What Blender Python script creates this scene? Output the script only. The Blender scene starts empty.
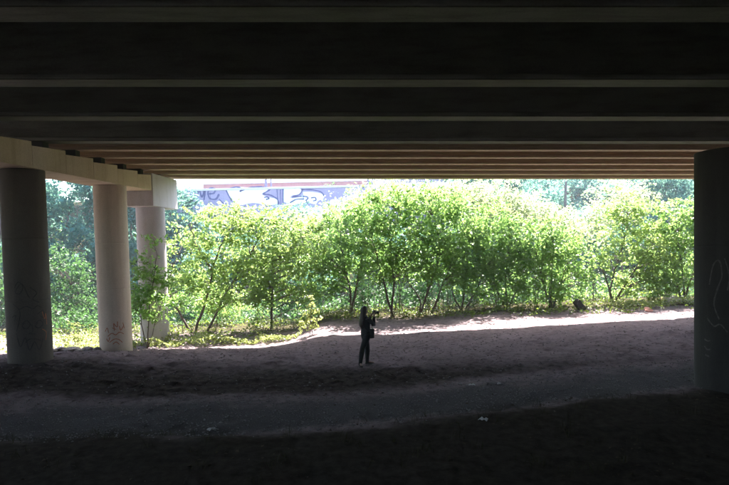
import bpy, math, random
import numpy as np
from mathutils import Matrix, Vector

# ------------------------------------------------------------------ camera, sky, sun, exposure
scene = bpy.context.scene
C = scene.collection
F, PPX, PPY, ZC = 560.0, 364.5, 266.5, 3.23           # focal length / principal point in photo pixels, eye height
PITCH, ROLL = math.radians(90 - 2.2), math.radians(-1.35)
CAM_R = Matrix.Rotation(PITCH, 3, 'X') @ Matrix.Rotation(ROLL, 3, 'Z')
cam_data = bpy.data.cameras.new('camera')
cam_data.sensor_fit = 'HORIZONTAL'
cam_data.sensor_width = 36.0
cam_data.lens = 36.0 * F / 729.0
cam_data.shift_y = (PPY - 242.5) / 729.0
cam_data.clip_start, cam_data.clip_end = 0.05, 2000
cam = bpy.data.objects.new('camera', cam_data)
cam.matrix_world = Matrix.Translation((0, 0, ZC)) @ CAM_R.to_4x4()
C.objects.link(cam)
scene.camera = cam

SUN_EL, SUN_AZ = math.radians(55.5), math.radians(16)   # sun beyond the trees, a little to the right
world = bpy.data.worlds.new('World'); scene.world = world
world.use_nodes = True
wn = world.node_tree
sky = wn.nodes.new('ShaderNodeTexSky'); sky.sky_type = 'NISHITA'; sky.sun_disc = False
sky.sun_elevation = SUN_EL; sky.sun_rotation = SUN_AZ
sky.air_density = 1.0; sky.dust_density = 2.0
bg = wn.nodes['Background']; bg.inputs['Strength'].default_value = 0.15
wn.links.new(sky.outputs[0], bg.inputs[0])
sun_data = bpy.data.lights.new('sun', 'SUN'); sun_data.energy = 5.0
sun_data.angle = math.radians(0.53); sun_data.color = (1.0, 0.92, 0.86)
sun = bpy.data.objects.new('sun', sun_data); C.objects.link(sun)
to_sun = Vector((math.sin(SUN_AZ) * math.cos(SUN_EL), math.cos(SUN_AZ) * math.cos(SUN_EL), math.sin(SUN_EL)))
sun.rotation_euler = to_sun.to_track_quat('Z', 'Y').to_euler()
sun.location = (8, 40, 40)

scene.view_settings.view_transform = 'Standard'
scene.view_settings.look = 'None'
scene.view_settings.gamma = 1.0
scene.view_settings.use_curve_mapping = False
scene.view_settings.exposure = 3.15
scene.render.engine = 'CYCLES'
cy = scene.cycles
cy.max_bounces = 8; cy.diffuse_bounces = 5; cy.transmission_bounces = 6; cy.glossy_bounces = 2
cy.volume_bounces = 1
cy.use_denoising = True
cy.sample_clamp_indirect = 6.0
cy.use_adaptive_sampling = True
cy.adaptive_threshold = 0.01

random.seed(7)
RNG = np.random.default_rng(11)

def ray(px, py):
    return CAM_R @ Vector(((px - PPX) / F, -(py - PPY) / F, -1.0))
def at(px, py, d):
    v = ray(px, py)
    return Vector((0, 0, ZC)) + v * (d / v.y)

# ------------------------------------------------------------------ helpers
def new_mat(name):
    m = bpy.data.materials.new(name); m.use_nodes = True
    nt = m.node_tree
    return m, nt, nt.nodes['Principled BSDF'], nt.nodes['Material Output']
def node(nt, kind, **kw):
    n = nt.nodes.new(kind)
    for k, v in kw.items():
        setattr(n, k, v)
    return n
def noise(nt, scale, detail=6, rough=0.6, coord=None, stretch=None):
    tc = node(nt, 'ShaderNodeTexCoord')
    src = tc.outputs[coord or 'Object']
    if stretch:
        mp = node(nt, 'ShaderNodeMapping'); mp.inputs['Scale'].default_value = stretch
        nt.links.new(src, mp.inputs[0]); src = mp.outputs[0]
    n = node(nt, 'ShaderNodeTexNoise')
    n.inputs['Scale'].default_value = scale; n.inputs['Detail'].default_value = detail
    n.inputs['Roughness'].default_value = rough
    nt.links.new(src, n.inputs['Vector'])
    return n.outputs['Fac']
def ramp(nt, fac, stops):
    r = node(nt, 'ShaderNodeValToRGB')
    els = r.color_ramp.elements
    while len(els) < len(stops): els.new(0.5)
    for e, (p, c) in zip(els, stops):
        e.position = p; e.color = (*c, 1) if len(c) == 3 else c
    nt.links.new(fac, r.inputs[0])
    return r.outputs[0]
def mixc(nt, fac, a, b, mode='MIX'):
    m = node(nt, 'ShaderNodeMix', data_type='RGBA', blend_type=mode)
    for sock, v in ((m.inputs[0], fac), (m.inputs[6], a), (m.inputs[7], b)):
        if isinstance(v, (int, float)): sock.default_value = v
        elif isinstance(v, tuple): sock.default_value = (*v, 1) if len(v) == 3 else v
        else: nt.links.new(v, sock)
    return m.outputs[2]
def bump(nt, bsdf, height, strength, dist):
    b = node(nt, 'ShaderNodeBump'); b.inputs['Strength'].default_value = strength
    b.inputs['Distance'].default_value = dist
    nt.links.new(height, b.inputs['Height']); nt.links.new(b.outputs[0], bsdf.inputs['Normal'])

def stained(name, lo, hi, stain, stain_amount=0.5, rough=0.85, grain=35, streak=(3.0, 3.0, 0.25), bstr=0.35, thr=0.48):
    """concrete or painted steel: blotches, vertical run-off streaks, fine grain"""
    m, nt, b, o = new_mat(name)
    base = ramp(nt, noise(nt, 1.3, 8, 0.65), [(0.3, lo), (0.7, hi)])
    st = ramp(nt, noise(nt, 2.0, 6, 0.6, stretch=streak), [(thr, (0, 0, 0)), (thr + 0.2, (1, 1, 1))])
    k = node(nt, 'ShaderNodeMath', operation='MULTIPLY'); nt.links.new(st, k.inputs[0]); k.inputs[1].default_value = stain_amount
    col = mixc(nt, k.outputs[0], base, stain)
    g = noise(nt, grain, 4, 0.7)
    col = mixc(nt, 0.25, col, ramp(nt, g, [(0.3, tuple(c * 0.5 for c in lo)), (0.7, tuple(min(1, c * 1.25) for c in hi))]))
    nt.links.new(col, b.inputs['Base Color'])
    b.inputs['Roughness'].default_value = rough
    bump(nt, b, g, bstr, 0.01)
    return m
def plain(name, col, rough=0.8, var=0.25, scale=20):
    m, nt, b, o = new_mat(name)
    c = ramp(nt, noise(nt, scale, 5, 0.6), [(0.3, tuple(x * (1 - var) for x in col)), (0.7, tuple(min(1, x * (1 + var)) for x in col))])
    nt.links.new(c, b.inputs['Base Color']); b.inputs['Roughness'].default_value = rough
    return m
def leaf_mat(name, dark, mid, light, trans, tfac=0.5, rough=0.5, spec=0.5):
    m, nt, b, o = new_mat(name)
    geo = node(nt, 'ShaderNodeNewGeometry')
    n = noise(nt, 0.9, 3, 0.5)
    add = node(nt, 'ShaderNodeMath', operation='ADD'); nt.links.new(geo.outputs['Random Per Island'], add.inputs[0]); nt.links.new(n, add.inputs[1])
    half = node(nt, 'ShaderNodeMath', operation='MULTIPLY'); nt.links.new(add.outputs[0], half.inputs[0]); half.inputs[1].default_value = 0.5
    col = ramp(nt, half.outputs[0], [(0.15, dark), (0.5, mid), (0.85, light)])
    nt.links.new(col, b.inputs['Base Color']); b.inputs['Roughness'].default_value = rough
    b.inputs['Specular IOR Level'].default_value = spec
    t = node(nt, 'ShaderNodeBsdfTranslucent')
    tc = mixc(nt, 0.55, col, trans); nt.links.new(tc, t.inputs[0])
    mx = node(nt, 'ShaderNodeMixShader'); mx.inputs[0].default_value = tfac
    nt.links.new(b.outputs[0], mx.inputs[1]); nt.links.new(t.outputs[0], mx.inputs[2])
    nt.links.new(mx.outputs[0], o.inputs['Surface'])
    return m

def link(o, parent=None):
    C.objects.link(o)
    if parent is not None: o.parent = parent
    return o
def tag(o, label=None, cat=None, group=None, kind=None):
    for k, v in (('label', label), ('category', cat), ('group', group), ('kind', kind)):
        if v: o[k] = v
    return o
def thing(name, loc, label, cat, group=None, rz=0.0):
    o = bpy.data.objects.new(name, None); o.location = loc; o.rotation_euler = (0, 0, rz)
    o.empty_display_size = 0.2
    C.objects.link(o)
    return tag(o, label, cat, group)
class MB:
    """collects vertices and faces of one mesh"""
    def __init__(s): s.v, s.f = [], []
    def add(s, verts, faces):
        n = len(s.v); s.v += [tuple(p) for p in verts]; s.f += [tuple(i + n for i in f) for f in faces]; return s
    def box(s, x0, x1, y0, y1, z0, z1, shear=0.0):
        vs = [(x, y, z - shear * x) for z in (z0, z1) for y in (y0, y1) for x in (x0, x1)]
        return s.add(vs, [(0, 2, 3, 1), (4, 5, 7, 6), (0, 1, 5, 4), (2, 6, 7, 3), (0, 4, 6, 2), (1, 3, 7, 5)])
    def prism(s, poly, axis_pts):
        """poly: callable ring(i) list of points for two ends"""
        a, b = axis_pts; n = len(a)
        return s.add(list(a) + list(b), [tuple(range(n))[::-1], tuple(range(n, 2 * n))] + [(i, (i + 1) % n, n + (i + 1) % n, n + i) for i in range(n)])
    def tube(s, pts, rad, sides=7, cap=True):
        pts = [Vector(p) for p in pts]; n = len(pts); vs = []; up = Vector((0.31, 0.2, 0.93)).normalized()
        for i, p in enumerate(pts):
            t = (pts[min(i + 1, n - 1)] - pts[max(i - 1, 0)]).normalized()
            a = t.cross(up)
            if a.length < 1e-3: a = t.cross(Vector((1, 0, 0)))
            a.normalize(); b = t.cross(a)
            r = rad[i] if not isinstance(rad, (int, float)) else rad
            for k in range(sides):
                th = 2 * math.pi * k / sides
                vs.append(p + a * (r * math.cos(th)) + b * (r * math.sin(th)))
        fs = [(i * sides + k, i * sides + (k + 1) % sides, (i + 1) * sides + (k + 1) % sides, (i + 1) * sides + k) for i in range(n - 1) for k in range(sides)]
        if cap: fs += [tuple(range(sides))[::-1], tuple((n - 1) * sides + k for k in range(sides))]
        return s.add(vs, fs)
    def rings(s, rings, cap=True):
        k = len(rings[0]); n = len(rings)
        fs = [(i * k + j, i * k + (j + 1) % k, (i + 1) * k + (j + 1) % k, (i + 1) * k + j) for i in range(n - 1) for j in range(k)]
        if cap: fs += [tuple(range(k))[::-1], tuple((n - 1) * k + j for j in range(k))]
        return s.add([p for r in rings for p in r], fs)
    def build(s, name, mat, parent=None, smooth=False, bevel=0.0, kind=None):
        me = bpy.data.meshes.new(name); me.from_pydata(s.v, [], s.f); me.update()
        me.materials.append(mat)
        if smooth: me.polygons.foreach_set('use_smooth', [True] * len(me.polygons))
        o = link(bpy.data.objects.new(name, me), parent)
        if bevel:
            b = o.modifiers.new('bevel', 'BEVEL'); b.width = bevel; b.segments = 2; b.limit_method = 'ANGLE'
        if kind: o['kind'] = kind
        return o
def np_mesh(name, V, Fc, mat, parent=None, smooth=False, nside=3):
    me = bpy.data.meshes.new(name)
    nf = len(Fc)
    me.vertices.add(len(V)); me.vertices.foreach_set('co', np.ascontiguousarray(V, dtype=np.float32).ravel())
    me.loops.add(nf * nside); me.loops.foreach_set('vertex_index', np.ascontiguousarray(Fc, dtype=np.int32).ravel())
    me.polygons.add(nf); me.polygons.foreach_set('loop_start', np.arange(0, nf * nside, nside, dtype=np.int32))
    if smooth: me.polygons.foreach_set('use_smooth', np.ones(nf, dtype=bool))
    me.update(calc_edges=True)
    me.materials.append(mat)
    return link(bpy.data.objects.new(name, me), parent)
def vnoise(x, y, seed=0):
    """smooth 2-D value noise in 0..1"""
    xi, yi = np.floor(x).astype(np.int64), np.floor(y).astype(np.int64)
    fx, fy = x - xi, y - yi
    fx, fy = fx * fx * (3 - 2 * fx), fy * fy * (3 - 2 * fy)
    def h(a, b):
        n = (a * 374761393 + b * 668265263 + seed * 974711) & 0x7fffffff
        n = ((n ^ (n >> 13)) * 1274126177) & 0x7fffffff
        return ((n ^ (n >> 16)) & 0xffff) / 65535.0
    return (h(xi, yi) * (1 - fx) + h(xi + 1, yi) * fx) * (1 - fy) + (h(xi, yi + 1) * (1 - fx) + h(xi + 1, yi + 1) * fx) * fy
def fbm(x, y, seed, octs):
    return sum(a * (vnoise(x * f, y * f, seed + i) - 0.5) for i, (f, a) in enumerate(octs))
def sstep(t):
    t = np.clip(t, 0, 1); return t * t * (3 - 2 * t)

# ------------------------------------------------------------------ terrain
BX = [-40, -6.4, -1.2, 2.1, 4.8, 7.0, 12, 40]; BY = [9.5, 9.6, 9.7, 10.55, 11.4, 11.95, 13.4, 20]
def bank_y(x): return np.interp(x, BX, BY)
def ground_z(x, y, fine=True):
    x = np.asarray(x, float); y = np.asarray(y, float)
    z = 0.026 * np.clip(x - 1.5, 0, 14) * sstep((y - 13) / 5)                       # rises gently to the right
    z = z + 0.34 * np.exp(-((x + 8.9) ** 2 / 14 + (y - 14.6) ** 2 / 9))             # mound at the first column
    z = z + -0.48 * sstep((y - 16.2) / 5.5) * sstep((-1.2 - x) / 2.5)  # falls away on the left
    wob = 0.35 * (vnoise(x * 0.9, y * 0.9, 5) - 0.5) + 0.3 * (vnoise(x * 3.1, y * 3.1, 6) - 0.5)
    s = bank_y(x) + wob - y
    z = z + 0.06 * sstep((s + 0.1) / 0.8) - 0.05 * np.clip(s - 0.4, 0, 4)          # dark bank in front
    z = z + 1.75 * sstep((5.6 - y) / 4.6) + 3.5 * sstep((-4 - y) / 9)             # up to the photographer; unseen embankment behind, height shaped for the light underneath
    z = z - 0.7 * sstep((y - 27) / 5) * sstep((37 - y) / 4)                         # dip behind the trees
    left = sstep((9 - x) / 5)
    slope = 4.9 * sstep((y - 34) / 8) + 2.7 * sstep((y - 42.2) / 0.8)
    hill = 10.5 * sstep((y - 31) / 34)
    z = z + slope * left + hill * (1 - left)
    z = z + 7.5 * sstep((x - 17) / 9) * sstep((24 - y) / 5) * sstep((y + 5) / 6)    # unseen abutment slope at right, added to keep the underside dark
    if fine:
        near = sstep((y - 4) / 2) * sstep((30 - y) / 3)
        n = fbm(x, y, 21, [(0.35, 0.10), (0.9, 0.06), (2.3, 0.05), (5.5, 0.035), (11, 0.02)])
        clod = np.clip(vnoise(x * 4.2, y * 4.2, 61) - 0.62, 0, 1) * 0.16 * (0.35 + vnoise(x * 0.5, y * 0.5, 62))
        edge_flat = 1 - 0.55 * sstep((y - 17.5) / 1.5) * sstep((23.5 - y) / 1.5)
        trod = 1 - 0.6 * sstep((2.4 - np.abs(y - bank_y(x) - 1.2)) / 1.0)           # the path is trodden flat
        near = near * (1 - 0.6 * sstep((s + 0.2) / 0.5))
        z = z + near * (n * edge_flat * (0.6 + 0.4 * trod) + clod * edge_flat * trod * (1 + 0.5 * sstep((-2 - x) / 4))) + (1 - sstep((y - 4) / 2) * sstep((30 - y) / 3)) * fbm(x, y, 31, [(0.15, 0.5), (0.4, 0.2)])
    return z
def gz(x, y): return float(ground_z(np.array([x]), np.array([y]))[0])

def axis(parts):
    out = []
    for a, b, st in parts: out.append(np.arange(a, b - 1e-6, st))
    return np.concatenate(out + [np.array([parts[-1][1]])])
gx = axis([(-150, -60, 15), (-60, -18, 1.5), (-18, 18, 0.11), (18, 60, 1.5), (60, 150, 15)])
gy = axis([(-60, -16, 6), (-16, 5.6, 0.6), (5.6, 26, 0.085), (26, 46, 0.4), (46, 80, 2), (80, 260, 20)])
GX, GY = np.meshgrid(gx, gy)
GZ = ground_z(GX, GY)
nx, ny = len(gx), len(gy)
idx = np.arange(nx * ny).reshape(ny, nx)
quads = np.stack([idx[:-1, :-1], idx[:-1, 1:], idx[1:, 1:], idx[1:, :-1]], -1).reshape(-1, 4)

def ground_material():
    m, nt, b, o = new_mat('bare_earth')
    att = node(nt, 'ShaderNodeAttribute', attribute_name='zone')
    sep = node(nt, 'ShaderNodeSeparateColor'); nt.links.new(att.outputs['Color'], sep.inputs[0])
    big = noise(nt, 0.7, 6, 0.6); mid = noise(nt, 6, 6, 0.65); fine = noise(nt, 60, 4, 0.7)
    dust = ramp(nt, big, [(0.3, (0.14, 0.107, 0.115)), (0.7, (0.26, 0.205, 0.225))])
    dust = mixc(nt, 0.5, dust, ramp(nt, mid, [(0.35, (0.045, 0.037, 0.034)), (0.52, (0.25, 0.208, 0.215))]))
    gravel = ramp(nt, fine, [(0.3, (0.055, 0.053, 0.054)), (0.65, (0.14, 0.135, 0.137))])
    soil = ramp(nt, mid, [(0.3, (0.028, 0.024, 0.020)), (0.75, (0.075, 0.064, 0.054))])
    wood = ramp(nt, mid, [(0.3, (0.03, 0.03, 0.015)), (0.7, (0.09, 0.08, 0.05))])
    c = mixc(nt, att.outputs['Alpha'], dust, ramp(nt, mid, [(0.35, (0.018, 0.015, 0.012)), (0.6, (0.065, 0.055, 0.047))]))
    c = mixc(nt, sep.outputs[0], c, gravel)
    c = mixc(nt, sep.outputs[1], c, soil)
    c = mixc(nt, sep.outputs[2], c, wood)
    sp = ramp(nt, noise(nt, 22, 3, 0.6), [(0.60, (0, 0, 0)), (0.68, (1, 1, 1))])     # crumbs of bark and dead leaf
    k = node(nt, 'ShaderNodeMath', operation='MULTIPLY'); nt.links.new(sp, k.inputs[0]); k.inputs[1].default_value = 0.4
    c = mixc(nt, k.outputs[0], c, (0.05, 0.035, 0.025))
    nt.links.new(c, b.inputs['Base Color']); b.inputs['Roughness'].default_value = 0.95
    b.inputs['Specular IOR Level'].default_value = 0.0
    bump(nt, b, fine, 0.6, 0.02)
    return m
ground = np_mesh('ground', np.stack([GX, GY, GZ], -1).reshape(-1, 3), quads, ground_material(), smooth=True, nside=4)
tag(ground, 'bare trodden earth under the bridge', None, None, 'structure')
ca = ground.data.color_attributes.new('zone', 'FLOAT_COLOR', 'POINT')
X, Y = GX.ravel(), GY.ravel()
ragged = 0.5 * (vnoise(X * 0.8, Y * 0.8, 3) - 0.5) + 0.3 * (vnoise(X * 4, Y * 4, 8) - 0.5) + 0.3 * (vnoise(X * 11, Y * 11, 12) - 0.5)
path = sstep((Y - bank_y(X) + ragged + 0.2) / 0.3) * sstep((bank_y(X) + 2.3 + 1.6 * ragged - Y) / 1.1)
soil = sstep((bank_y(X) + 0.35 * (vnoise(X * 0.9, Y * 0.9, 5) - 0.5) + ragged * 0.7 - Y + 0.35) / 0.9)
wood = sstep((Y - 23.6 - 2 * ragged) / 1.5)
falloff_band = sstep((Y - bank_y(X) - 2.0 - ragged) / 0.9) * sstep((16.2 + 2.5 * ragged - Y) / 2.8) * 0.93  # darker band under the deck: light falloff put into the ground colour
ca.data.foreach_set('color', np.stack([path, soil, wood, falloff_band], -1).astype(np.float32).ravel())

# ------------------------------------------------------------------ materials
M_girder_near = stained('dull_green_grey_paint', (0.28, 0.285, 0.265), (0.38, 0.385, 0.36), (0.15, 0.145, 0.13), 0.7, 0.75, streak=(0.5, 3, 3), thr=0.45)  # web colour paled to lift the faces that lie in shade
M_soffit_tone = stained('shade_toned_flange', (0.10, 0.105, 0.085), (0.19, 0.195, 0.16), (0.05, 0.048, 0.035), 0.8, 0.75, streak=(0.5, 3, 3), thr=0.45)  # darkened so the underside keeps its shade tone beside the paled webs
M_girder_far = stained('tan_paint', (0.54, 0.41, 0.29), (0.64, 0.50, 0.37), (0.42, 0.28, 0.17), 0.5, 0.7, streak=(0.8, 3, 2))
M_slab = stained('deck_concrete', (0.32, 0.31, 0.29), (0.44, 0.42, 0.39), (0.20, 0.18, 0.16), 0.5)
M_cap = stained('pier_cap_concrete', (0.48, 0.38, 0.265), (0.64, 0.52, 0.38), (0.33, 0.22, 0.12), 0.6, 0.9, streak=(0.2, 1.1, 0.10), thr=0.5)
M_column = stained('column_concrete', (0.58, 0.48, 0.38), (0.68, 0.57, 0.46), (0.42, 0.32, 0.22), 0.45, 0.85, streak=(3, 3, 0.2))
M_shadecol = stained('shaded_column_concrete', (0.095, 0.074, 0.06), (0.14, 0.112, 0.09), (0.075, 0.06, 0.05), 0.5, 0.9, streak=(3, 3, 0.2))  # darker copy of the column concrete, its deeper shade put into the colour
M_wallhaze = stained('haze_tinted_wall', (0.27, 0.22, 0.34), (0.34, 0.28, 0.41), (0.22, 0.20, 0.25), 0.4, 0.9, grain=10)  # lilac tint is distance haze painted into the concrete
M_pale = stained('pale_concrete', (0.50, 0.455, 0.49), (0.60, 0.55, 0.59), (0.34, 0.29, 0.26), 0.4, 0.85, streak=(2, 2, 0.3))
M_darkpier = stained('dark_concrete', (0.024, 0.022, 0.021), (0.044, 0.041, 0.039), (0.06, 0.055, 0.05), 0.7, 0.9, streak=(2.5, 2.5, 0.25))  # very dark concrete all over, with slightly paler streaks
M_bark = stained('bark', (0.07, 0.05, 0.045), (0.16, 0.12, 0.105), (0.03, 0.02, 0.02), 0.5, 0.95, grain=60, streak=(8, 8, 0.8), bstr=0.8)
M_leaf = leaf_mat('maple_leaf', (0.022, 0.11, 0.001), (0.05, 0.165, 0.003), (0.11, 0.205, 0.012), (0.48, 0.72, 0.22), 0.5, 0.42, 0.55)
M_leaf_w = leaf_mat('sunlit_leaf', (0.03, 0.13, 0.002), (0.06, 0.18, 0.004), (0.13, 0.21, 0.015), (0.60, 0.76, 0.24), 0.5, 0.38, 0.7)  # lit copy of the maple leaf, sunlight put into the colour
M_leaf_p = leaf_mat('blown_white_leaf', (0.04, 0.13, 0.01), (0.08, 0.17, 0.02), (0.15, 0.21, 0.04), (0.80, 0.82, 0.50), 0.55, 0.38, 0.7)  # paled so back-row crowns burn out: glare put into the leaf colour
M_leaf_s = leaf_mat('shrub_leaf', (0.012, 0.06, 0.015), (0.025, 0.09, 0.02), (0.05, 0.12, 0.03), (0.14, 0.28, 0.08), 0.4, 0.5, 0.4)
M_leaf_y = leaf_mat('sapling_leaf', (0.08, 0.13, 0.015), (0.12, 0.17, 0.025), (0.16, 0.20, 0.04), (0.60, 0.66, 0.22), 0.5, 0.4, 0.6)
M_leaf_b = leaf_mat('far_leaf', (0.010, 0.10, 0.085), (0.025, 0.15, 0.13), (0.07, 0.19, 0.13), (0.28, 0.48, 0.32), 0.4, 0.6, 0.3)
M_herb = leaf_mat('herb_leaf', (0.05, 0.10, 0.012), (0.09, 0.15, 0.02), (0.14, 0.18, 0.03), (0.22, 0.30, 0.03), 0.45, 0.5, 0.5)
M_litter = leaf_mat('dead_leaf', (0.025, 0.018, 0.012), (0.06, 0.045, 0.03), (0.12, 0.09, 0.07), (0.08, 0.05, 0.03), 0.15, 0.8, 0.2)
M_drygrass = leaf_mat('dry_grass', (0.02, 0.02, 0.01), (0.04, 0.04, 0.02), (0.06, 0.055, 0.03), (0.05, 0.05, 0.02), 0.3, 0.8, 0.1)
M_stone = stained('field_stone', (0.10, 0.085, 0.08), (0.22, 0.19, 0.18), (0.10, 0.085, 0.06), 0.4, 0.9, grain=25, streak=(3, 3, 3))
M_gravel = stained('path_gravel', (0.12, 0.11, 0.115), (0.30, 0.28, 0.28), (0.10, 0.09, 0.09), 0.3, 0.9, grain=25, streak=(3, 3, 3))
M_palestone = stained('pale_boulder', (0.36, 0.31, 0.30), (0.48, 0.42, 0.40), (0.22, 0.18, 0.15), 0.4, 0.9, grain=25, streak=(3, 3, 3))
M_black = plain('black_spray_paint', (0.012, 0.011, 0.011), 0.6)
M_soot = plain('faded_black_spray_paint', (0.05, 0.042, 0.038), 0.8, .5, 8)
M_orange = plain('orange_spray_paint', (0.42, 0.13, 0.05), 0.6)
M_paleink = plain('faded_grey_paint', (0.09, 0.085, 0.078), 0.8, .5)
M_navy = plain('dark_blue_spray_paint', (0.055, 0.05, 0.16), 0.6)
M_white = plain('white_spray_paint', (0.80, 0.79, 0.80), 0.6, 0.05)

# ------------------------------------------------------------------ the two bridges
GRADE = 0.0235
def soffit(x): return ZC + 2.8 - GRADE * x
X0, X1 = -46.0, 30.0
def girder(parent, y0, w, depth, mat, web=0.16, haunch=0.07):
    """I-beam running along x: bottom flange, web, top flange; y0 is its near edge"""
    base = ZC + 2.8
    yc = y0 + w / 2
    prof = [(y0, 0), (y0 + w, 0), (y0 + w, haunch), (yc + web / 2, haunch + 0.05), (yc + web / 2, depth - 0.14),
            (y0 + w * 0.9, depth - 0.08), (y0 + w * 0.9, depth), (y0 + w * 0.1, depth), (y0 + w * 0.1, depth - 0.08),
            (yc - web / 2, depth - 0.14), (yc - web / 2, haunch + 0.05), (y0, haunch)]
    m = MB(); n = len(prof)
    xs = np.linspace(X0, X1, 20)
    rings = [[(x, y, base + z - GRADE * x) for (y, z) in prof] for x in xs]
    m.rings(rings)
    g_ = m.build('girder', mat, parent)
    if mat is M_girder_near:                       # added dark strip holds the soffit tone; web colour lifted to brighten shaded faces
        e = 0.004
        MB().rings([[(x, y, base + z - GRADE * x) for (y, z) in ((y0 - e, -0.022), (y0 + w + e, -0.022), (y0 + w + e, -0.002), (y0 - e, -0.002))] for x in xs]).build('soffit_tone_strip', M_soffit_tone, g_)
    return g_
near_bridge = thing('road_bridge', (0, 0, 0), 'dark green-grey overhead bridge deck with widely spaced girders filling the top of the picture', 'bridge')
for y0 in (-12.9, -10.1, -7.3, -4.6, -1.85, 0.98, 3.82, 6.667, 9.54, 12.24): girder(near_bridge, y0, 0.42, 1.12, M_girder_near)
base = ZC + 2.8
MB().box(X0, X1, -14.6, 14.55, base + 1.125, base + 1.4, GRADE).build('deck_slab', M_slab, near_bridge)
far_bridge = thing('road_bridge', (0, 15, 0), 'tan bridge deck with closely spaced girders over the far side, resting on the left pier', 'bridge')
fx = Matrix.Translation((0, -15, 0))
fo = []
fo.append(girder(far_bridge, 15.112, 0.40, 1.0, M_girder_near))
for k in range(6): fo.append(girder(far_bridge, 16.6 + 1.42 * k, 0.30, 0.95, M_girder_far))
fo.append(MB().box(X0, X1, 14.62, 24.55, base + 1.005, base + 1.25, GRADE).build('deck_slab', M_slab, far_bridge))
fo.append(MB().box(X0, X1, 24.2, 24.5, base + 1.252, base + 2.1, GRADE).build('parapet', M_pale, far_bridge))
for o in fo: o.matrix_parent_inverse = fx      # children keep world coordinates
# diaphragms between the girders, every few metres
for k in range(5):
    for xd in (-20, -2.5, 15):
        m = MB().box(xd - 0.06, xd + 0.06, 16.6 + 1.42 * k + 0.24, 16.6 + 1.42 * (k + 1) + 0.06, base + 0.25, base + 0.8, GRADE)
        d = m.build('diaphragm', M_girder_far, far_bridge); d.matrix_parent_inverse = fx

def ribbon(mb, pts, width, normal_fn, lift=0.004, pos_fn=None):
    """flat painted stroke following 2-D points; pos_fn maps (u,v) to 3-D"""
    P = [Vector((u, v)) for u, v in pts]
    out = []
    for i, p in enumerate(P):
        t = (P[min(i + 1, len(P) - 1)] - P[max(i - 1, 0)])
        if t.length < 1e-6: t = Vector((1, 0))
        t.normalize(); n = Vector((-t.y, t.x)) * width / 2
        w = 0.75 + 0.5 * random.random()
        out.append((p + n * w, p - n * w))
    vs = []
    for a, b in out:
        vs += [pos_fn(a.x, a.y), pos_fn(b.x, b.y)]
    mb.add(vs, [(2 * i, 2 * i + 1, 2 * i + 3, 2 * i + 2) for i in range(len(P) - 1)])
def smooth_pts(pts, n=6):
    """Catmull-Rom through the points"""
    P = [Vector(p) for p in pts]; P = [P[0]] + P + [P[-1]]; out = []
    for i in range(1, len(P) - 2):
        a, b, c, d = P[i - 1], P[i], P[i + 1], P[i + 2]
        for k in range(n):
            t = k / n
            out.append(0.5 * ((2 * b) + (c - a) * t + (2 * a - 5 * b + 4 * c - d) * t * t + (3 * b - 3 * c + d - a) * t ** 3))
    out.append(P[-2]); return [tuple(p) for p in out]

def column(parent, x, y, z0, z1, r, mat, joints=(), name='column'):
    """round column with casting joints; coordinates relative to the parent"""
    prof = [(r, z0), (r, z0 + 0.05)]
    for j in sorted(joints):
        prof += [(r, j - 0.03), (r, j - 0.010), (r - 0.010, j), (r, j + 0.010), (r, j + 0.03)]
    prof += [(r, z1 - 0.05), (r, z1)]
    sides = 40
    rings = [[(x + rr * math.cos(2 * math.pi * k / sides), y + rr * math.sin(2 * math.pi * k / sides), z) for k in range(sides)] for rr, z in prof]
    o = MB().rings(rings).build(name, mat, parent)
    me = o.data; me.polygons.foreach_set('use_smooth', [len(p.vertices) == 4 for p in me.polygons])
    me.set_sharp_from_angle(angle=math.radians(50)) if hasattr(me, 'set_sharp_from_angle') else None
    return o
def cyl_pos(x, y, r, lift=0.004):
    def f(u, v):            # u: metres round the column from the side facing the camera, v: height
        a = math.atan2(-y_w[0], -x_w[0]) + u / r
        return (x + (r + lift) * math.cos(a), y + (r + lift) * math.sin(a), v)
    return f

# left pier: stepped cap on two round columns
def cap_x(y): return -8.87 + 0.066 * (y - 14.7)
pier = thing('bridge_pier', (cap_x(14.7), 14.7, gz(cap_x(14.7), 14.7)), 'concrete pier at left with stepped tan cap on two round graffitied columns', 'bridge pier')
po = pier.location.copy()
def pier_local(p): return (p[0] - po.x, p[1] - po.y, p[2] - po.z)
steps = [11.3, 12.85, 14.28, 15.72, 17.12, 18.57, 19.98, 21.06]
zb = 5.38
HALF = 0.56
for i in range(len(steps) - 1):
    ya, yb = steps[i], steps[i + 1]
    sa = base - GRADE * cap_x(ya)
    za, zt = sa - 0.30, sa - 0.19
    m = MB(); eps = 0.006
    ring = []
    for yy, top in ((ya, za), (yb - eps, zt)):
        xc = cap_x(yy); bot = zb + 0.012 * (yy - 14.7)
        ring.append([pier_local(p) for p in ((xc - HALF, yy, bot), (xc + HALF, yy, bot), (xc + HALF, yy, top), (xc - HALF, yy, top))])
    m.rings(ring)
    m.build('cap_segment', M_cap, pier, bevel=0.012)
for i in range(len(steps) - 1):                      # bearing pads under the girders
    pass
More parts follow.
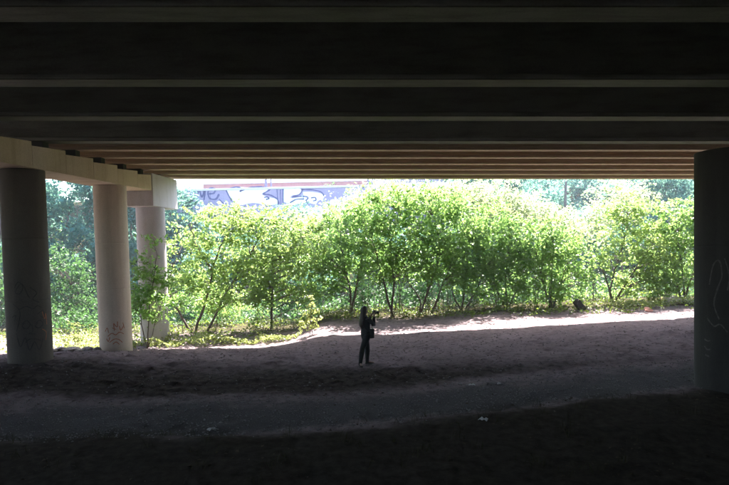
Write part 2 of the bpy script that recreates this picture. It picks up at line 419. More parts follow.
for y0 in (15.112, 16.6, 18.02, 19.44, 20.72):
    yy = y0 + 0.15; xc = cap_x(yy)
    j = [k for k in range(len(steps) - 1) if steps[k] <= yy < steps[k + 1]][0]
    t = (yy - steps[j]) / (steps[j + 1] - steps[j]); sa = base - GRADE * cap_x(steps[j])
    top = sa - 0.30 + 0.11 * t
    hi = base - GRADE * xc
    m = MB(); m.add([pier_local(p) for p in [(x, y, z) for z in (top - 0.02, hi + 0.004) for y in (yy - 0.13, yy + 0.13) for x in (xc - 0.3, xc + 0.3)]],
                    [(0, 2, 3, 1), (4, 5, 7, 6), (0, 1, 5, 4), (2, 6, 7, 3), (0, 4, 6, 2), (1, 3, 7, 5)])
    m.build('bearing_pad', M_black, pier)
R1 = 0.525
def paint(parent_col, cx, cy, r, strokes, mat, width, world_xy):
    a0 = math.atan2(-world_xy[1], -world_xy[0])
    def pos(u, v):
        a = a0 + u / r
        return (cx + (r + 0.004) * math.cos(a), cy + (r + 0.004) * math.sin(a), v)
    for st in strokes:
        mb = MB(); ribbon(mb, smooth_pts(st, 5), width, None, pos_fn=pos)
        mb.build('graffiti_stroke', mat, parent_col)
col_specs = []
for yc, jts, cmat in ((14.7, (2.0, 3.6), M_shadecol), (19.1, (1.95, 3.5), M_column)):
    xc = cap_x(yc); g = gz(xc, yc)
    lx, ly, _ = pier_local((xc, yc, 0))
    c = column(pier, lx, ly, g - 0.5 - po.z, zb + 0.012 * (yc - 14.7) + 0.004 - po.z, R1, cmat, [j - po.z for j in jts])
    col_specs.append((c, lx, ly, xc, yc, g - po.z))
c, lx, ly, xc, yc, g = col_specs[0]
scr = [[(-.30, 1.9), (-.2, 2.05), (-.1, 1.92), (-.18, 1.75), (-.28, 1.8), (-.12, 2.0), (.0, 1.7), (.05, 1.62)],
       [(-.36, 1.5), (-.2, 1.32), (-.22, 1.05), (-.3, .8)], [(-.2, 1.35), (-.05, 1.42), (.1, 1.35), (.2, 1.42), (.3, 1.36)],
       [(-.16, .98), (-.05, 1.06), (.02, .95), (-.06, .85), (-.16, .92), (-.1, 1.0)], [(.14, .96), (.24, 1.04), (.32, .93), (.22, .84), (.13, .9), (.2, .98)],
       [(.05, .95), (.07, .78), (-.02, .72), (.12, .70)], [(-.1, .5), (.0, .58), (.14, .56), (.26, .5)], [(-.3, .75), (-.22, .4), (-.1, .62), (-.02, .3), (.1, .5), (.2, .28), (.3, .55)],
       [(.05, 1.9), (.2, 1.75), (.1, 1.6), (.25, 1.5)], [(-.4, 1.15), (-.3, 1.2), (-.34, 1.05)], [(.2, 1.2), (.34, 1.28), (.36, 1.1), (.26, 1.14)]]
paint(c, lx, ly, R1, [[(u, v + g) for u, v in s] for s in scr], M_soot, 0.019, (xc, yc))
paint(c, lx, ly, R1, [[(u + .38, v + g) for u, v in s] for s in ([(-.06, 1.25), (.0, 1.05), (.04, 1.2), (.06, .9)], [(-.08, .8), (.03, .7), (.0, .5)])], M_orange, 0.018, (xc, yc))
c, lx, ly, xc, yc, g = col_specs[1]
scr = [[(-.05, 1.05), (-.04, .8)], [(-.05, 1.05), (.05, .92), (.07, 1.1)], [(-.25, .62), (-.12, .72), (.0, .66), (.12, .74), (.26, .66)],
       [(-.3, .55), (-.24, .45), (-.18, .6)], [(-.2, .42), (-.05, .52), (.08, .5), (.2, .38)], [(-.1, .35), (.0, .42), (.1, .33)],
       [(.12, .95), (.16, .8), (.24, .92)], [(-.34, .78), (-.26, .9), (-.22, .74)], [(.24, 1.05), (.28, .85)], [(-.1, .9), (.02, .84)]]
paint(c, lx, ly, R1, [[(u, v + g) for u, v in s] for s in scr], M_orange, 0.024, (xc, yc))

# the pier beyond it: deeper pale cap on one round column
x3, y3 = -8.37, 22.1
g3 = gz(x3, y3)
pier3 = thing('bridge_pier', (x3, y3, g3), 'pale single-column pier behind the left pier, with a deep square cap', 'bridge pier')
top3 = base - GRADE * x3 - 0.12
m = MB(); a, b = [], []
def sk(dy): return 0.066 * dy
ring = []
for yy in (21.09, 23.4):
    dx = sk(yy - y3)
    ring.append([(dx - 0.53, yy - y3, 4.885 - g3), (dx + 0.57, yy - y3, 4.885 - g3), (dx + 0.57, yy - y3, top3 - g3), (dx - 0.53, yy - y3, top3 - g3)])
MB().rings(ring).build('cap', M_pale, pier3, bevel=0.015)
for y0 in (22.28, 23.1):
    MB().box(-0.3, 0.3, y0 + 0.02 - y3, y0 + 0.28 - y3, top3 - 0.02 - g3, top3 + 0.115 - g3).build('bearing_pad', M_black, pier3)
column(pier3, 0, 0, -0.5, 4.889 - g3, 0.54, M_pale, [1.95 - g3, 3.5 - g3])

# right pier, dark, cut by the frame
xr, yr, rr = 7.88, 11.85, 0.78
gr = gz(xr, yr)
pier_r = thing('bridge_pier', (xr, yr, gr), 'dark round pier at the right edge with faint pale scribbles', 'bridge pier')
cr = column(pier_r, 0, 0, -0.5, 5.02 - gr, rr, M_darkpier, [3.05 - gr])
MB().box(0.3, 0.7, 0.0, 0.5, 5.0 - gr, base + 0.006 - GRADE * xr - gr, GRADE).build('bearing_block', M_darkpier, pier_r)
scr = [[(-.62, 1.05), (-.54, 1.02), (-.48, 1.04)], [(-.62, .9), (-.55, .84), (-.47, .86)], [(-.6, .72), (-.5, .7)],
       [(-.5, 2.2), (-.42, 2.6), (-.3, 2.7), (-.25, 2.4), (-.34, 2.1), (-.4, 1.8), (-.3, 1.5)],
       [(-.2, 2.75), (-.12, 2.4), (-.15, 2.1)], [(-.1, 2.3), (-.02, 1.9), (-.06, 1.6)], [(0, 2.4), (.05, 2.0), (.02, 1.7)], [(.1, 2.5), (.12, 2.1), (.2, 1.8)],
       [(-.55, 1.5), (-.4, 1.35), (-.28, 1.4), (-.15, 1.25)]]
paint(cr, 0, 0, rr, scr, M_paleink, 0.03, (xr, yr))

# ------------------------------------------------------------------ leaves
def leaf_arrays(P, size, rng, up=0.8, shape=0.62):
    n = len(P)
    nor = rng.normal(size=(n, 3)); nor /= np.linalg.norm(nor, axis=1)[:, None]
    nor = nor + np.array([0, 0, up]); nor /= np.linalg.norm(nor, axis=1)[:, None]
    t = rng.normal(size=(n, 3)); t -= (t * nor).sum(1)[:, None] * nor; t /= np.linalg.norm(t, axis=1)[:, None] + 1e-9
    s = np.cross(nor, t)
    L = (size * (0.45 + 1.15 * rng.random(n) ** 1.3))[:, None]
    W = L * shape * (0.75 + 0.4 * rng.random(n))[:, None]
    base_ = P - t * L * 0.5
    tip = P + t * L * 0.5 - nor * L * 0.14
    mid = P - t * L * 0.05 - nor * L * 0.02
    l = mid + s * W * 0.5 + nor * L * 0.10
    r = mid - s * W * 0.5 + nor * L * 0.10
    V = np.stack([base_, r, tip, l], 1).reshape(-1, 3)
    k = (np.arange(n) * 4)[:, None]
    Fc = np.concatenate([k + np.array([0, 1, 2]), k + np.array([0, 2, 3])], 1).reshape(-1, 3)
    return V, Fc
def clusters_in(ell, per_m3, rng, hollow=0.35):
    """cluster centres in ellipsoids (cx,cy,cz,rx,ry,rz), fewer towards the middle"""
    out = []
    for (cx, cy, cz, rx, ry, rz) in ell:
        n = max(4, int(4.19 * rx * ry * rz * per_m3))
        d = rng.normal(size=(n, 3)); d /= np.linalg.norm(d, axis=1)[:, None]
        r = (hollow ** 3 + (1 - hollow ** 3) * rng.random(n)) ** (1 / 3)
        r *= 1 + 0.24 * rng.normal(size=n)
        out.append(np.array([cx, cy, cz]) + d * r[:, None] * np.array([rx, ry, rz]))
    return np.concatenate(out)
def spray(centres, per, rad, rng, flat=0.45):
    n = len(centres)
    k = np.maximum(3, (per * (0.4 + 1.2 * rng.random(n))).astype(int))
    rep = np.repeat(np.arange(n), k)
    rr_ = rad * (0.6 + 0.8 * rng.random(n))[rep]
    d = rng.normal(size=(len(rep), 3)) * 0.55
    # each spray is tilted its own way
    tilt = rng.normal(size=(n, 2)) * 0.4
    d[:, 2] = d[:, 2] * flat + d[:, 0] * tilt[rep, 0] + d[:, 1] * tilt[rep, 1]
    return centres[rep] + d * rr_[:, None]

def px_ell(d, lst, depth=1.0):
    out = []
    for e in lst:
        px, py, rx, ry = e[:4]; dd = d + (e[4] if len(e) > 4 else 0)
        c = at(px, py, dd); s = dd / F
        out.append((c.x, c.y, c.z, rx * s, max(0.45, min(rx * s * 0.8, 1.5)) * depth, ry * s))
    return out
def lobes(E, k, rng, size=0.42):
    out = []
    for (cx, cy_, cz, rx, ry, rz) in E:
        for _ in range(k):
            d = rng.normal(size=3); d /= np.linalg.norm(d); q = size * rng.uniform(.75, 1.25)
            out.append((cx + d[0] * rx * .72, cy_ + d[1] * ry * .72, cz + d[2] * rz * .72, rx * q, ry * q, rz * q * .8))
    return out
def make_tree(name, label, base_px, d, stems, ells, per_m3=12.5, leaf=0.15, per=25, rad=0.33, mat=None, cat='tree', r0=0.06, group=None, seed=0, twigs=True, depth=1.0, hollow=0.35, lobed=0, suckers=0):
    """stems: list of pixel polylines (px,py[,depth offset]) from the base up; ells: crown lobes in pixels"""
    rng = np.random.default_rng(100 + seed); rnd = random.Random(seed)
    b = at(base_px[0], base_px[1], d); b.z = gz(b.x, b.y)
    t = thing(name, b, label, cat, group)
    E = px_ell(d, ells, depth)
    if lobed: E = lobes(E, lobed, rng)
    cl = clusters_in(E, per_m3, rng, hollow)
    zmin = ground_z(cl[:, 0], cl[:, 1], False) + 0.25
    cl = cl[cl[:, 2] > zmin]
    cl = cl[~((cl[:, 1] < 24.75) & (cl[:, 2] > 5.85))]           # nothing grows into the deck
    mb = MB(); stem_pts = []
    for k in range(suckers):                      # thin shoots round the foot
        q0 = b + Vector((rnd.uniform(-.9, .9), rnd.uniform(-.2, .5), 0)); q0.z = gz(q0.x, q0.y) - .05
        hgt = rnd.uniform(1.2, 2.8); ln_ = rnd.gauss(0, .35)
        mb.tube([q0 - b + Vector((ln_ * t_ * t_ + rnd.gauss(0, .03), rnd.gauss(0, .04), hgt * t_)) for t_ in (0, .25, .5, .75, 1)], [.017, .015, .012, .009, .004], 5)
    for st in stems:
        pts = []
        for q in st:
            p = at(q[0], q[1], d + (q[2] if len(q) > 2 else 0)); pts.append(p)
        pts[0] = Vector((b.x, b.y, b.z - 0.12)) + Vector((pts[0].x - b.x, 0, 0)) if (pts[0] - b).length < 1.6 else pts[0]
        sp = [Vector(p) for p in smooth_pts([tuple(p) for p in pts], 5)] if len(pts) > 2 else [pts[0].lerp(pts[1], k / 6) for k in range(7)]
        sp = [p + Vector((rnd.gauss(0, .02), rnd.gauss(0, .03), 0)) if 0 < i else p for i, p in enumerate(sp)]
        n = len(sp); r = [max(0.010, r0 * (1 - 0.85 * i / (n - 1))) for i in range(n)]
        r[0] *= 1.35
        mb.tube([p - b for p in sp], r, 7)
        stem_pts += [(p, rr__) for p, rr__ in zip(sp, r)]
    if twigs and len(cl):
        S = np.array([tuple(p) for p, _ in stem_pts]); SR = [q for _, q in stem_pts]
        pick = rng.choice(len(cl), size=min(len(cl), int(len(cl) * 0.6) + 4), replace=False)
        for i in pick:
            p = Vector(cl[i])
            # attach below the cluster, so twigs grow upward and outward
            dist = np.linalg.norm(S - cl[i], axis=1) + np.where(S[:, 2] > cl[i][2] - 0.15, 2.0, 0.0)
            j = int(np.argmin(dist)); s = Vector(S[j])
            L = (p - s).length
            if L < 0.05 or L > 3.2: continue
            c1 = s.lerp(p, 0.45) + Vector((rnd.gauss(0, .06), rnd.gauss(0, .06), 0.10 * L))
            rad0 = min(0.02, 0.006 + 0.006 * L, SR[j])
            mb.tube([s - b, s.lerp(c1, .5) - b + Vector((0, 0, .02 * L)), c1 - b, c1.lerp(p, .55) - b + Vector((0, 0, 0.02 * L)), p - b], [rad0, rad0 * .85, rad0 * .65, rad0 * .5, 0.003], 4, cap=False)
    mb.build('trunk', M_bark, t, smooth=True)
    P = spray(cl, per, rad, rng)
    P = P[~((P[:, 1] < 24.7) & (P[:, 2] > 5.9))]
    V, Fc = leaf_arrays(P - np.array(b), leaf, rng)
    np_mesh('crown', V, Fc, mat or M_leaf, t)
    return t

# front row at the edge of the deck, left to right
make_tree('sapling', 'leafy green sapling standing in front of the single-column pier at left', (146, 338), 20.9,
          [[(146, 338), (141, 318), (130, 292)], [(146, 338), (150, 300), (156, 262), (154, 240)], [(146, 330), (163, 300)]],
          [(150, 305, 22, 22), (142, 268, 16, 14), (162, 282, 14, 18), (154, 240, 9, 5), (134, 300, 12, 18)], 28, 0.13, 22, 0.25, r0=0.025, seed=1, cat='sapling')
make_tree('maple_tree', 'forked leaning tree with pale sunlit crown just right of the left piers', (194, 336), 24.8,
          [[(194, 336), (206, 300), (215, 262), (230, 228), (238, 213)], [(194, 336), (178, 312), (168, 285), (178, 255)], [(204, 305), (228, 290), (250, 255)], [(212, 270), (196, 245), (190, 225)]],
          [(236, 216, 42, 14), (197, 237, 30, 18), (186, 268, 26, 24), (240, 250, 40, 26), (215, 290, 36, 24), (250, 290, 26, 22), (262, 222, 26, 14), (175, 305, 14, 16), (165, 245, 14, 14)], 8.5, mat=M_leaf_w, suckers=4, r0=0.065, seed=2)
make_tree('maple_tree', 'straight slim tree with sunlit crown, second from the left piers', (271, 331), 25.4,
          [[(271, 331), (272, 295), (273, 262), (285, 232)], [(272, 290), (258, 262), (252, 240)], [(273, 262), (300, 240)]],
          [(292, 226, 36, 17), (275, 262, 36, 24), (305, 262, 26, 24), (262, 298, 26, 18), (300, 296, 24, 16)], 10, mat=M_leaf_w, suckers=4, r0=0.07, seed=3)
make_tree('maple_tree', 'dense green tree directly behind the standing woman', (352, 319), 26.2,
          [[(352, 319), (350, 290), (343, 262), (338, 228)], [(350, 290), (362, 258), (366, 225)], [(347, 275), (322, 250)]],
          [(338, 230, 32, 22), (362, 212, 26, 18), (330, 264, 32, 22), (362, 255, 26, 26), (325, 290, 22, 12)], suckers=4, r0=0.065, seed=4)
make_tree('maple_tree', 'tall tree with thin upright trunk right of the woman, crown touching the deck edge', (391, 320), 25.0,
          [[(391, 320), (394, 285), (391, 250), (398, 212)], [(393, 290), (378, 262), (372, 235)], [(392, 262), (410, 235)]],
          [(392, 206, 36, 20), (378, 240, 28, 24), (408, 240, 28, 24), (395, 268, 34, 16)], suckers=6, r0=0.06, seed=5)
make_tree('maple_tree', 'tree with kinked crossing branches, left of middle in the tree row', (418, 320), 25.4,
          [[(418, 320), (420, 300), (408, 282), (402, 262)], [(419, 304), (432, 280), (440, 250), (432, 215)], [(430, 284), (452, 262)]],
          [(432, 204, 36, 20), (442, 238, 30, 26), (425, 268, 28, 16), (458, 268, 22, 18)], suckers=7, r0=0.055, seed=6)
make_tree('maple_tree', 'bushy green tree at the middle of the tree row with bare lower stems', (462, 316), 26.2,
          [[(462, 316), (464, 285), (470, 240)], [(462, 316), (452, 290), (455, 262)], [(462, 316), (476, 292), (486, 262)]],
          [(472, 220, 34, 24), (462, 255, 30, 24), (488, 250, 28, 26), (478, 284, 28, 16)], suckers=8, r0=0.05, seed=7)
make_tree('maple_tree', 'green tree with fine stems right of the middle of the tree row', (507, 315), 25.8,
          [[(507, 315), (506, 280), (510, 240)], [(507, 314), (495, 285), (492, 258)], [(507, 305), (522, 275)]],
          [(508, 232, 26, 22), (500, 262, 26, 24), (522, 262, 24, 26), (512, 290, 24, 14)], suckers=8, r0=0.05, seed=8)
make_tree('maple_tree', 'slim dark-stemmed tree left of the tilted wooden block', (552, 316), 25.2,
          [[(552, 316), (551, 285), (553, 245)], [(551, 280), (536, 255)], [(552, 275), (570, 255)]],
          [(545, 232, 26, 16), (560, 250, 32, 22), (536, 262, 24, 22), (570, 278, 28, 18), (545, 290, 26, 14)], suckers=7, r0=0.055, seed=9)
make_tree('maple_tree', 'tree with broad sunlit crown near the right pier', (612, 310), 25.8,
          [[(612, 310), (611, 288), (620, 255), (630, 215)], [(611, 288), (640, 262), (655, 240)], [(613, 280), (600, 258)]],
          [(628, 215, 32, 24), (650, 248, 32, 26), (612, 252, 22, 22), (665, 275, 26, 20), (632, 282, 26, 14)], 11, mat=M_leaf_w, suckers=6, r0=0.06, seed=10)
make_tree('maple_tree', 'dark-leaved tree partly hidden behind the right pier', (684, 308), 25.6,
          [[(684, 308), (682, 270), (676, 225)], [(683, 285), (668, 260)], [(683, 280), (700, 250)]],
          [(678, 225, 26, 26), (690, 262, 26, 26), (664, 285, 22, 16), (700, 225, 20, 30)], suckers=6, r0=0.06, seed=11)
# second row
back = [('tree with white sunlit crown top behind the left of the tree row', (322, 308), 31, [(325, 222, 36, 16), (300, 240, 28, 16)]),
        ('tree with white sunlit crown top just left of the slat fence', (386, 306), 31, [(390, 192, 30, 11), (355, 206, 28, 13), (420, 194, 24, 10)]),
        ('tallest sunlit tree behind the middle of the tree row, white crown under the deck edge', (472, 305), 31.5, [(472, 194, 46, 17), (500, 210, 34, 18), (440, 196, 24, 14)]),
        ('tree with white sunlit crown behind the slim dark-stemmed tree', (545, 304), 32, [(535, 216, 34, 15), (562, 226, 32, 14)]),
        ('tree with pale sunlit crown behind the right of the tree row', (620, 300), 33, [(622, 200, 28, 20), (600, 222, 22, 18)])]
for i, (lab, bp, d, el) in enumerate(back):
    cx, cyy = el[0][0], el[0][1]
    make_tree('ash_tree', lab, bp, d, [[bp, (bp[0] + 2, 260), (cx, cyy + 4)], [(bp[0] + 1, 275), (el[1][0], el[1][1])]], el, 10, 0.15, 28, 0.40, mat=M_leaf_p, seed=30 + i, r0=0.08, group='second row of trees')
# shady understorey between and behind the trunks
under = [('dark low shrub behind the small yellow-green sapling', (300, 318), 28.0, [(300, 292, 26, 16), (280, 304, 18, 10)], 0),
         ('dark low shrub in the shade right behind the woman', (372, 312), 28.5, [(372, 290, 24, 16), (350, 302, 18, 10)], 0),
         ('dark twiggy shrub under the tree with crossing branches', (430, 312), 28.5, [(430, 290, 26, 14), (405, 300, 18, 10)], 0),
         ('dark twiggy shrub under the middle of the tree row', (490, 311), 28.0, [(490, 292, 28, 14), (462, 301, 18, 9)], 0),
         ('dark green shrub left of the tilted wooden block', (535, 310), 27.5, [(535, 296, 26, 12), (560, 302, 20, 8)], 0),
         ('leafy bright green shrub right of the tilted wooden block', (600, 306), 27.5, [(600, 294, 20, 10), (620, 299, 16, 6)], 1),
         ('green shrub seen between the two left columns', (72, 335), 27.5, [(70, 290, 26, 30), (88, 310, 18, 18), (55, 262, 20, 14)], 0),
         ('green shrub at the left edge of the picture behind the first column', (0, 335), 27.0, [(0, 300, 22, 26), (-10, 265, 18, 16)], 0),
         ('small blue-green bush in front of the white graffiti letters', (300, 300), 38.5, [(298, 212, 24, 9), (318, 218, 18, 8)], 2),
         ('rounded dark bush growing on top of the graffitied wall by the brick wall', (329, 195), 44.3, [(329, 187, 6, 4.5), (328, 189, 4, 4)], 0),
         ('low leafy shrub between the two left columns, in front of the green shrub', (66, 338), 24.6, [(60, 318, 20, 13), (82, 322, 16, 10)], 0),
         ('low leafy shrub between the second left column and the pale pier', (128, 336), 25.5, [(126, 310, 16, 18), (140, 322, 14, 10)], 0),
         ('green shrub behind the forked leaning tree', (225, 330), 28.0, [(225, 305, 30, 16), (198, 298, 20, 18)], 1)]
for i, (lab, bp, d, el, lit) in enumerate(under):
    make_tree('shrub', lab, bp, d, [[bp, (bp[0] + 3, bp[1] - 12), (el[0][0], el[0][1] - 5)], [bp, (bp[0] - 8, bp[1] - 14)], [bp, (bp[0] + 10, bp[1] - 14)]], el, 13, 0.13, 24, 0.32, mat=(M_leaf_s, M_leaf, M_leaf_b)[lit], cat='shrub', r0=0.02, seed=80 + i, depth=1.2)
# young sapling lit at the edge of the sun
make_tree('sapling', 'small bright yellow-green sapling at the sunlit strip left of the woman', (310, 334), 21.0,
          [[(310, 334), (311, 314), (309, 294)], [(310, 328), (317, 308)]],
          [(309, 299, 5, 8), (313, 314, 8, 9), (307, 324, 8, 8), (318, 326, 6, 5)], 110, 0.11, 14, 0.13, mat=M_leaf_y, cat='sapling', r0=0.012, seed=50, depth=0.5)
make_tree('sapling', 'small pale sapling at the foot of the left pier, between its two columns', (76, 344), 20.6,
          [[(76, 344), (78, 333), (77, 325)], [(76, 338), (72, 328)]],
          [(77, 326, 6, 4), (75, 334, 6, 4)], 60, 0.10, 9, 0.12, mat=M_leaf_y, cat='sapling', r0=0.010, seed=51, depth=0.5)

# ------------------------------------------------------------------ background trees and hillside
bgspec = [('tall blue-green tree seen between the two left columns', (60, 320), 36, [(72, 190, 34, 36), (50, 235, 30, 30), (90, 245, 24, 30), (70, 285, 30, 22), (105, 190, 24, 30)]),
          ('blue-green tree at the left edge behind the first column', (-5, 325), 35, [(5, 195, 36, 46), (-10, 270, 30, 34), (15, 290, 24, 24)]),
          ('blue-green tree between the left columns and the pale single-column pier', (128, 318), 38, [(132, 195, 28, 36), (120, 250, 22, 30), (135, 285, 24, 22), (158, 215, 18, 30)]),
          ('blue-green ivy-hung tree at the left end of the graffitied wall', (186, 312), 39, [(182, 205, 16, 22), (196, 235, 22, 22), (178, 255, 20, 26)]),
          ('green hillside tree with grey trunk, right of the white sunlit crown', (563, 285), 44, [(537, 195, 24, 20, 2), (598, 195, 24, 20, 2), (575, 225, 26, 14, 1)]),
          ('blue-green hillside tree at the top right beside the pier', (668, 285), 40, [(665, 190, 28, 18), (690, 205, 28, 30), (650, 215, 22, 18)]),
          ('pale green hillside tree under the deck edge right of the fence', (505, 285), 42, [(510, 192, 24, 18), (530, 215, 22, 16)])]
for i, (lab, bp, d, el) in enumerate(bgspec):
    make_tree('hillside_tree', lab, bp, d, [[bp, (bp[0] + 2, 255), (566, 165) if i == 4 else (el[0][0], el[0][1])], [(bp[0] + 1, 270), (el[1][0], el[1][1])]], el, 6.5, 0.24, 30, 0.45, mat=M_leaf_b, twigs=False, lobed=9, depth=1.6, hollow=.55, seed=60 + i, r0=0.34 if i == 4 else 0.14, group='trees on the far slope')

rng = np.random.default_rng(5)
def scatter_leaves(n, xr_, yr_, dens_fn, hgt, size, mat, name, label, up=1.2, clump=1.4):
    x = rng.uniform(*xr_, n); y = rng.uniform(*yr_, n)
    keep = rng.random(n) < dens_fn(x, y)
    x, y = x[keep], y[keep]
    hmap = np.clip(0.15 + 1.2 * (vnoise(x * clump, y * clump, 77) - 0.2), 0.05, 1.4)
    z = ground_z(x, y) + 0.02 + hgt * hmap * np.sqrt(rng.random(len(x)))
    V, Fc = leaf_arrays(np.stack([x, y, z], -1), size, rng, up)
    o = np_mesh(name, V, Fc, mat)
    return tag(o, label, name.replace('_', ' '), None, 'stuff')
# far wood: crowns that read as one mass on the slope
ell = []
r2 = random.Random(3)
for k in range(46):
    px = r2.uniform(-60, 780); d = r2.uniform(37, 58)
    lo = px < 185 or px > 445
    if lo:
        py = r2.uniform(170, 290)
    else:
        py = r2.uniform(222, 290); d = r2.uniform(34, 40)
    c = at(px, py, d); g_ = gz(c.x, c.y)
    c.z = max(c.z, g_ + 0.4)
    r_ = r2.uniform(1.5, 2.6)
    if not lo: r_ = r2.uniform(0.9, 1.4)
    if not lo and c.z + r_ > 5.4: c.z = 5.4 - r_
    ell.append((c.x, c.y, c.z, r_ * 1.2, r_, r_ * 0.95))
for px, py, d, r_ in ((560, 190, 50, 3.0), (585, 200, 48, 2.6), (610, 185, 50, 3.0), (640, 190, 49, 2.8), (540, 205, 47, 2.4), (690, 190, 48, 3), (470, 190, 47, 2.4), (500, 190, 48, 2.6), (580, 180, 54, 3.2)):
    c = at(px, py, d); ell.append((c.x, c.y, c.z, r_ * 1.2, r_, r_ * .9))
ell = lobes(ell, 8, rng)
cl = clusters_in(ell, 3.2, rng, 0.6)
P = spray(cl, 24, 0.5, rng)
P = P[P[:, 2] > ground_z(P[:, 0], P[:, 1], False)]
P = P[~((P[:, 2] > 5.3) & (P[:, 0] < 6) & (P[:, 0] > -13.2) & (P[:, 1] < 46))]
V, Fc = leaf_arrays(P, 0.27, rng)
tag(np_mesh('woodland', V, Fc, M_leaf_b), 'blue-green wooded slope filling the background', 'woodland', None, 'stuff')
# low growth on the slope and at the foot of the trees
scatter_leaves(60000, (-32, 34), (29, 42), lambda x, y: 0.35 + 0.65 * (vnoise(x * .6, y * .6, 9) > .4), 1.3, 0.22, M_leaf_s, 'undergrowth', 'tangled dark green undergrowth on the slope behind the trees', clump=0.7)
def herb_d(x, y):
    edge = 23.2 + 0.9 * (vnoise(x * .7, y * 0 + 3.3, 14) - 0.5) - 1.2 * sstep((-3 - x) / 2) - 0.9 * sstep((x - 4) / 3)
    return np.clip((y - edge) / 0.5, 0, 1) * (0.25 + 0.75 * (vnoise(x * 1.1, y * 1.1, 19) > 0.42)) * np.where(y > 26, 0.6, 1)
scatter_leaves(26000, (-16, 17), (21.5, 29), herb_d, 0.45, 0.10, M_herb, 'ground_cover', 'low green herbs along the foot of the trees')
def patch(x, y, cx, cyy, rx, ry): return np.clip(1.4 * (1 - ((x - cx) / rx) ** 2 - ((y - cyy) / ry) ** 2), 0, 1)
scatter_leaves(34000, (-18, -2.5), (18.6, 23), lambda x, y: np.clip(patch(x, y, -11.2, 20.6, 3.4, .6) + patch(x, y, -6.4, 20.8, 1.5, .5) + patch(x, y, -8.6, 20.3, 1.6, .4) + patch(x, y, -4.4, 21.5, 1.9, .6) + patch(x, y, -9, 21.6, 8, .8), 0, 1) * (vnoise(x * 2.2, y * 2.2, 44) > .35),
               0.5, 0.10, M_leaf_y, 'weed_patch', 'sunlit yellow-green weeds round the feet of the left piers')
scatter_leaves(5000, (10, 16), (22.5, 26), lambda x, y: patch(x, y, 12.8, 24.2, 2.6, 1.0), 0.5, 0.10, M_leaf_y, 'weed_patch', 'sunlit weeds by the boulder near the right pier')

# ------------------------------------------------------------------ wall with graffiti, brick wall, posts and fence beyond
WD = 42.0
def wp(px, py, lift=0.0):
    p = at(px, py, WD); return Vector((p.x, WD - lift, p.z))
wall_l, wall_r = at(176, 200, WD).x, at(452, 200, WD).x
wt = at(300, 188.6, WD).z
wall = thing('retaining_wall', ((wall_l + wall_r) / 2, WD, 4.4), 'pale concrete retaining wall sprayed with white and dark blue graffiti letters', 'wall')
wo = wall.location.copy()
npan = 8
for k in range(npan):
    xa = wall_l + (wall_r - wall_l) * k / npan; xb = wall_l + (wall_r - wall_l) * (k + 1) / npan
    MB().box(xa + 0.006 - wo.x, xb - 0.006 - wo.x, 0, 0.4, 3.6 - wo.z, wt - wo.z).build('wall_panel', M_wallhaze, wall, bevel=0.01)
MB().box(wall_l - wo.x, wall_r - wo.x, -0.05, 0.45, wt + 0.002 - wo.z, wt + 0.16 - wo.z).build('coping', M_pale, wall, bevel=0.01)
def wall_fill(poly, mat, lift, name='graffiti_fill'):
    P3 = [wp(x, y, lift) - wo for x, y in smooth_pts(list(poly) + [poly[0]], 4)[:-1]]
    n = len(P3)
    MB().add(P3, [tuple(range(n))]).build(name, mat, wall)
def wall_strokes(strokes, mat, wpx, lift, name='graffiti_letter'):
    for s in strokes:
        mb = MB(); ribbon(mb, smooth_pts(s, 5), wpx, None, pos_fn=lambda u, v: wp(u, v, lift) - wo)
        mb.build(name, mat, wall)
# the white letters
fills = [[(226, 190), (236, 187), (250, 187.5), (262, 186.5), (268, 190), (262, 194), (268, 197), (276, 199), (279, 203), (272, 205), (262, 204), (252, 203), (240, 205), (232, 200)],
         [(284, 188.6), (300, 188.6), (299, 194), (292, 195.5), (291, 198), (300, 197), (304, 198.5), (304, 203), (284, 202)],
         [(303, 192), (312, 192), (322, 194), (324, 198), (318, 201), (316, 204), (310, 203), (304, 198)]]
for f in fills: wall_fill(f, M_white, 0.004)
wall_strokes([[(226, 190), (236, 187), (242, 189), (240, 191.5), (250, 187.6), (262, 186.6)], [(262, 187), (270, 189), (266, 192), (263, 194), (270, 195), (277, 199), (279, 204)],
              [(264, 197.5), (267, 197), (269, 198.5), (266, 199.5)], [(283.5, 188), (301, 188.2), (300, 194), (292.5, 196.5)], [(283, 188), (283, 203)], [(292, 197.5), (302, 196.2), (308, 197.5), (306, 201), (308, 204)],
              [(302, 189.5), (312, 189.8), (321, 192), (324, 196)], [(311, 198), (315, 197.5), (316, 200), (313, 201)], [(262, 203), (266, 205.5), (272, 206)], [(290, 203), (296, 199.5), (304, 199)],
              [(226, 190), (229, 196), (232, 201)]], M_navy, 1.3, 0.009)
# the dark tag
wall_strokes([[(191, 189), (190, 195), (188, 199)], [(196, 201), (199, 190), (202, 197), (205, 188.5), (204, 200)], [(209, 194), (214, 193), (215, 189), (210, 188.5), (208, 193), (210, 198.5), (216, 199), (219, 194)],
              [(193, 192), (196, 189), (194, 196)]], M_navy, 1.7, 0.004)
wall_strokes([[(277, 189), (278, 205)], [(280.5, 189.5), (281, 205)], [(219, 199), (222, 202), (226, 204)]], M_navy, 0.9, 0.004)
M_brick = stained('red_brick', (0.34, 0.15, 0.15), (0.42, 0.20, 0.19), (0.24, 0.12, 0.11), 0.4, 0.9, grain=20)
BD = 46.5
bl, br_ = at(203, 186, BD).x, at(372, 186, BD).x
zl, zr = at(203, 184.8, BD).z, at(372, 180.8, BD).z
bz = gz((bl + br_) / 2, BD)
bw = thing('brick_wall', ((bl + br_) / 2, BD, bz), 'long low red brick wall above the graffitied wall', 'wall')
c0 = bw.location
